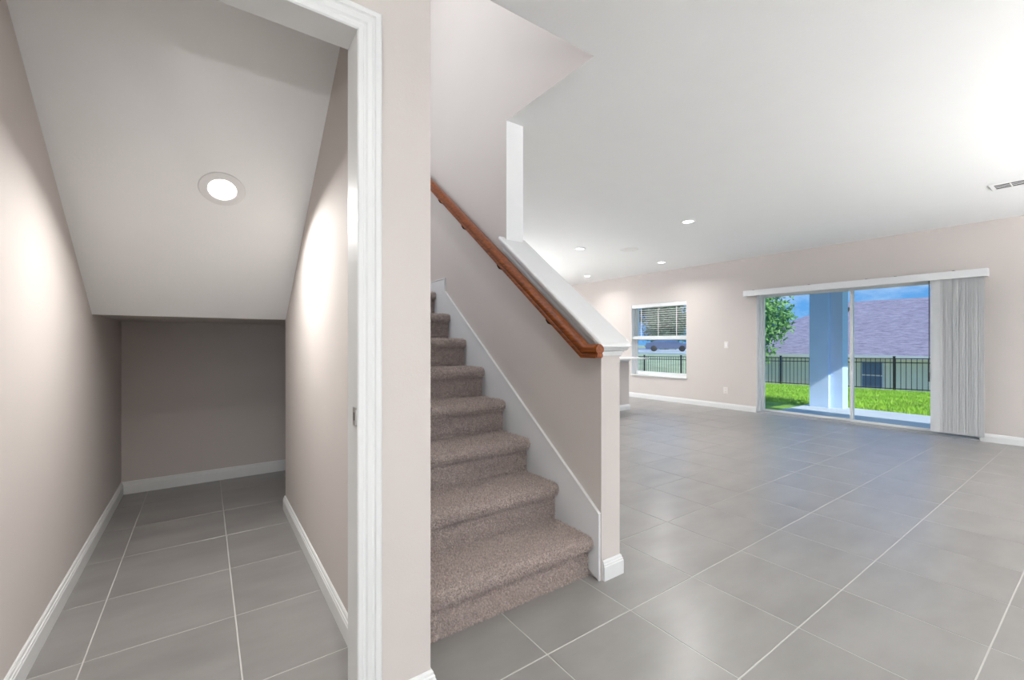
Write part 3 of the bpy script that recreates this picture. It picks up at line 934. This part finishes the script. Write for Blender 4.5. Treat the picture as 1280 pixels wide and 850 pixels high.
# ================================================================== outdoors
ZP = -0.03
structure(box('patio', 7.556, 9.47, -3.0, 3.50, -0.18, ZP, M_CONC), 'pale concrete patio slab outside the sliding door')
cm = empty('patio_column', (9.3, 3.15, ZP), 'square stepped stucco column standing on the patio edge', 'column')
box('shaft', 9.12, 9.45, 3.09, 3.39, ZP, 2.45, M_STUCCO, cm)
box('pilaster', 9.21, 9.47, 2.908, 3.09, ZP, 2.45, M_STUCCO, cm)
structure(box('patio_roof', 7.556, 9.5, 0.8, 3.5, 2.45, 2.75, M_STUCCO), 'stucco roof over the covered patio')
def zf(y): return -0.64 - 0.019 * (y - 4)
def ground(x, y):
    if x <= 21:
        t = max(0, min(1, (x - 9.2) / 11.8))
        return ZP - 0.03 + (zf(y) - ZP + 0.03) * t
    low = -2.1
    far = 0.10
    u = max(0, min(1, (y - 14) / 8))
    u = u * u * (3 - 2 * u)
    t = max(0, min(1, (x - 21) / 3.6))
    w = max(0, min(1, (x - 21) / 16))
    return zf(y) * (1 - u) * (1 - t) + low * (1 - u) * t + u * (zf(y) * (1 - w) + far * w)
def grid(name, xs, ys, m, label, kind='structure'):
    V = [(x, y, ground(x, y)) for x in xs for y in ys]
    n = len(ys)
    F = [(i * n + j, (i + 1) * n + j, (i + 1) * n + j + 1, i * n + j + 1) for i in range(len(xs) - 1) for j in range(n - 1)]
    me = bpy.data.meshes.new(name)
    me.from_pydata(V, [], F)
    me.materials.append(m)
    for p in me.polygons: p.use_smooth = True
    o = link(name, me, (0, 0, 0))
    return tag(o, label, None, None, kind)
grid('lawn', list(np.linspace(7.556, 21, 24)), list(np.linspace(-8, 32, 30)), M_LAWN, 'sunlit green lawn between patio and fence')
grid('ground', list(np.linspace(21, 30, 14)) + list(np.linspace(32, 130, 30)), list(np.linspace(-30, 110, 60)), mat('far_grass', (0.36, 0.43, 0.28), 0.95, 0.25, 0.6), 'green ground beyond the iron fence')
# blades on the part of the lawn in view
n = 90000
x = 9.5 + (20.8 - 9.5) * rng.random(n) ** 1.25
y = rng.random(n) * 16 - 1
t = y / x
ok = (t > 0.10) & (t < 0.62)
ok &= ~((x < 9.55) & (y < 3.55))
x, y = x[ok], y[ok]
n = len(x)
z = np.array([ground(a, b) for a, b in zip(x, y)])
a = rng.random(n) * 2 * math.pi
w, h = 0.006 + 0.008 * rng.random(n), 0.03 + 0.05 * rng.random(n)
bx = np.stack([np.cos(a) * w, np.sin(a) * w, 0 * w], 1)
c = np.stack([x, y, z], 1)
tip = c + np.stack([rng.normal(0, 0.02, n), rng.normal(0, 0.02, n), h], 1)
gr = tri_mesh('grass', np.stack([c - bx, c + bx, tip], 1).reshape(-1, 3), 3, M_GRASS, None, (14, 6, -0.3))
tag(gr, 'short bright green grass on the lawn behind the patio', 'grass', None, 'stuff')
# iron fence
XFE, FH = 21.0, 1.22
fe = empty('iron_fence', (XFE, 10, zf(10)), 'black iron picket fence along the far edge of the lawn', 'fence')
FY0, FY1 = 2.0, 20.9
pk = None
y = FY0
k = 0
while y < FY1:
    z = zf(y)
    if pk is None:
        pk = box('picket', XFE - 0.009, XFE + 0.009, y - 0.009, y + 0.009, z + 0.05, z + FH, M_BLACK, fe)
        px_ = absloc(pk)
    else:
        dup(pk, (px_.x, y, z + 0.05))
    y += 0.149
    k += 1
for zz, in ((0.08,), (FH - 0.17,), (FH - 0.02,)):
    bm = bmesh.new()
    add_prism(bm, [(FY0, zf(FY0) + zz - 0.016), (FY1, zf(FY1) + zz - 0.016), (FY1, zf(FY1) + zz + 0.016), (FY0, zf(FY0) + zz + 0.016)], 'x', XFE - 0.014, XFE + 0.014)
    bm_obj('rail', bm, M_BLACK, fe)
po = None
for y in (2.74, 5.02, 7.0, 8.93, 10.9, 12.8, 13.9, 16.3, 18.2, 20.1):
    if po is None:
        bm = bmesh.new()
        add_box(bm, XFE - 0.032, XFE + 0.032, y - 0.032, y + 0.032, zf(y) - 0.05, zf(y) + FH + 0.05)
        add_box(bm, XFE - 0.04, XFE + 0.04, y - 0.04, y + 0.04, zf(y) + FH + 0.05, zf(y) + FH + 0.07)
        po = bm_obj('post', bm, M_BLACK, fe)
        pp = absloc(po)
    else:
        dup(po, (pp.x, y, zf(y) - 0.05))
# neighbour house
XH, ZE = 26.0, 0.50
nh = empty('neighbour_house', (XH + 5, 7, -2.1), 'low beige house with grey violet hip roof behind the fence', 'house')
box('wall', XH, XH + 11, -12, 15.2, -2.3, ZE, M_BEIGE, nh)
# hip roof: ridge along y
rx0, rx1, ry0, ry1 = XH - 0.5, XH + 11.5, -12.5, 15.7
RX, RZ = (rx0 + rx1) / 2, 3.56
bm = bmesh.new()
v = [bm.verts.new(p) for p in ((rx0, ry0, ZE + 0.02), (rx1, ry0, ZE + 0.02), (rx1, ry1, ZE + 0.02), (rx0, ry1, ZE + 0.02), (RX, ry0 + 6, RZ), (RX, ry1 - 6, RZ))]
for f in ((0, 3, 5, 4), (1, 4, 5, 2), (0, 4, 1), (3, 2, 5), (0, 1, 2, 3)):
    bm.faces.new([v[i] for i in f])
rf = bm_obj('roof', bm, M_SHINGLE, nh)
# second, higher hip further along the ridge
bm = bmesh.new()
v = [bm.verts.new(p) for p in ((RX - 2.2, -9, 2.2), (RX + 8, -9, 2.2), (RX + 8, 6.9, 2.2), (RX - 2.2, 6.9, 2.2), (RX + 2.4, -4.5, 4.55), (RX + 2.4, 2.4, 4.55))]
for f in ((0, 3, 5, 4), (1, 4, 5, 2), (0, 4, 1), (3, 2, 5), (0, 1, 2, 3)):
    bm.faces.new([v[i] for i in f])
bm_obj('rear_roof', bm, M_SHINGLE, nh)
box('fascia', rx0 - 0.03, rx0, ry0, ry1, ZE - 0.12, ZE + 0.05, M_WHITE, nh)
box('soffit', rx0, XH, ry0, ry1, ZE - 0.10, ZE - 0.07, M_WHITE, nh)
box('roof_vent', 30.2, 30.5, 9.25, 9.65, 2.86, 3.16, M_DARK, rf, 0.02)
for y0, y1 in ((6.64, 7.40), (1.0, 2.4), (12.2, 13.0)):
    wd = box('window_frame', XH - 0.05, XH - 0.001, y0 - 0.07, y1 + 0.07, -1.08, 0.26, M_WHITE, nh)
    box('pane', XH - 0.06, XH - 0.05, y0, y1, -1.015, -0.45, M_NGLASS, wd)
    box('pane', XH - 0.06, XH - 0.05, y0, y1, -0.39, 0.196, M_NGLASS, wd)
# trees
def tree(name, base, cz, rx, rz, n, m, label, leaf=0.09, seed=1):
    r = np.random.default_rng(seed)
    o = empty(name, base, label, 'tree')
    bm = bmesh.new()
    top = (base[0], base[1], cz)
    add_tube(bm, [base, (base[0] + 0.05, base[1], (base[2] + cz) / 2), top], [0.13, 0.10, 0.05], 8)
    for k in range(7):
        a = k * 0.9 + r.random()
        s = (base[0], base[1], base[2] + (cz - base[2]) * (0.55 + 0.06 * k))
        add_tube(bm, [s, (s[0] + math.cos(a) * rx * 0.4, s[1] + math.sin(a) * rx * 0.4, s[2] + 0.3 * rz), (s[0] + math.cos(a) * rx * 0.75, s[1] + math.sin(a) * rx * 0.75, s[2] + 0.45 * rz)], [0.05, 0.035, 0.012], 6)
    bm_obj('trunk', bm, M_BARK, o, True)
    nc = 90
    d = r.normal(0, 1, (nc, 3))
    d /= np.linalg.norm(d, axis=1)[:, None]
    cc = d * (0.25 + 0.75 * r.random((nc, 1)) ** 0.5) * np.array([rx, rx, rz]) * 0.85
    k = r.integers(0, nc, n)
    p = cc[k] + r.normal(0, 0.16, (n, 3)) * np.array([rx, rx, rz]) * 0.9 + np.array([base[0], base[1], cz])
    u = r.normal(0, 1, (n, 3))
    u /= np.linalg.norm(u, axis=1)[:, None]
    w = np.cross(u, r.normal(0, 1, (n, 3)))
    w /= np.linalg.norm(w, axis=1)[:, None]
    s = (leaf * (0.6 + 0.8 * r.random(n)))[:, None]
    q = np.stack([p - u * s, p + w * s * 0.45, p + u * s, p - w * s * 0.45], 1)
    tag(tri_mesh('foliage', q.reshape(-1, 3), 4, m, o, (base[0], base[1], cz)), kind='stuff')
    return o
tree('leafy_tree', (23.2, 11.3, ground(23.2, 11.3)), 2.75, 1.9, 2.6, 11000, M_LEAF, 'bright leafy tree growing just behind the iron fence', 0.105, 3)
tree('broad_tree', (53.0, 37.6, 0.1), 4.6, 3.7, 4.6, 14000, M_LEAF2, 'dark leafy tree beyond the street, seen through the blind', 0.2, 5)
tree('garden_tree', (64, 33.0, 0.1), 3.6, 3.0, 2.8, 8000, M_LEAF, 'lighter lower tree beside the dark tree beyond the street', 0.2, 8)
# street and parked car
structure(box('street', 36, 62, 18, 52, -0.3, 0.16, M_CONC), 'pale street beyond the fence')
ca = (41.8, 29.3, 0.16)
car = empty('car', ca, 'slate blue car parked on the pale street', 'car')
Rz = Matrix.Translation(ca) @ Matrix.Rotation(math.atan2(-0.82, 0.57), 4, 'Z')
def cpart(name, bm, m, smooth=False, bevel=0):
    for v in bm.verts: v.co = Rz @ v.co
    return bm_obj(name, bm, m, car, smooth, bevel)
bm = bmesh.new()
add_prism(bm, [(-2.3, 0.3), (2.3, 0.3), (2.35, 0.6), (2.2, 0.82), (1.2, 0.95), (0.55, 1.42), (-0.9, 1.45), (-1.7, 1.0), (-2.25, 0.92), (-2.35, 0.6)], 'y', -0.85, 0.85)
cpart('body', bm, M_CARB, True, 0.06)
for s in (-0.87, 0.87):
    bm = bmesh.new()
    add_prism(bm, [(1.0, 0.97), (0.5, 1.34), (-0.85, 1.37), (-1.45, 1.0)], 'y', s - 0.012, s + 0.012)
    cpart('side_glass', bm, M_NGLASS)
for wx in (-1.45, 1.45):
    for wy in (-0.8, 0.8):
        bm = bmesh.new()
        add_lathe(bm, [(0, -0.1), (0.2, -0.1), (0.32, -0.08), (0.32, 0.08), (0.2, 0.1), (0, 0.1)], None, 20, Matrix.Translation((wx, wy, 0.32)) @ Matrix.Rotation(math.pi / 2, 4, 'X'))
        cpart('wheel', bm, M_TYRE, True)
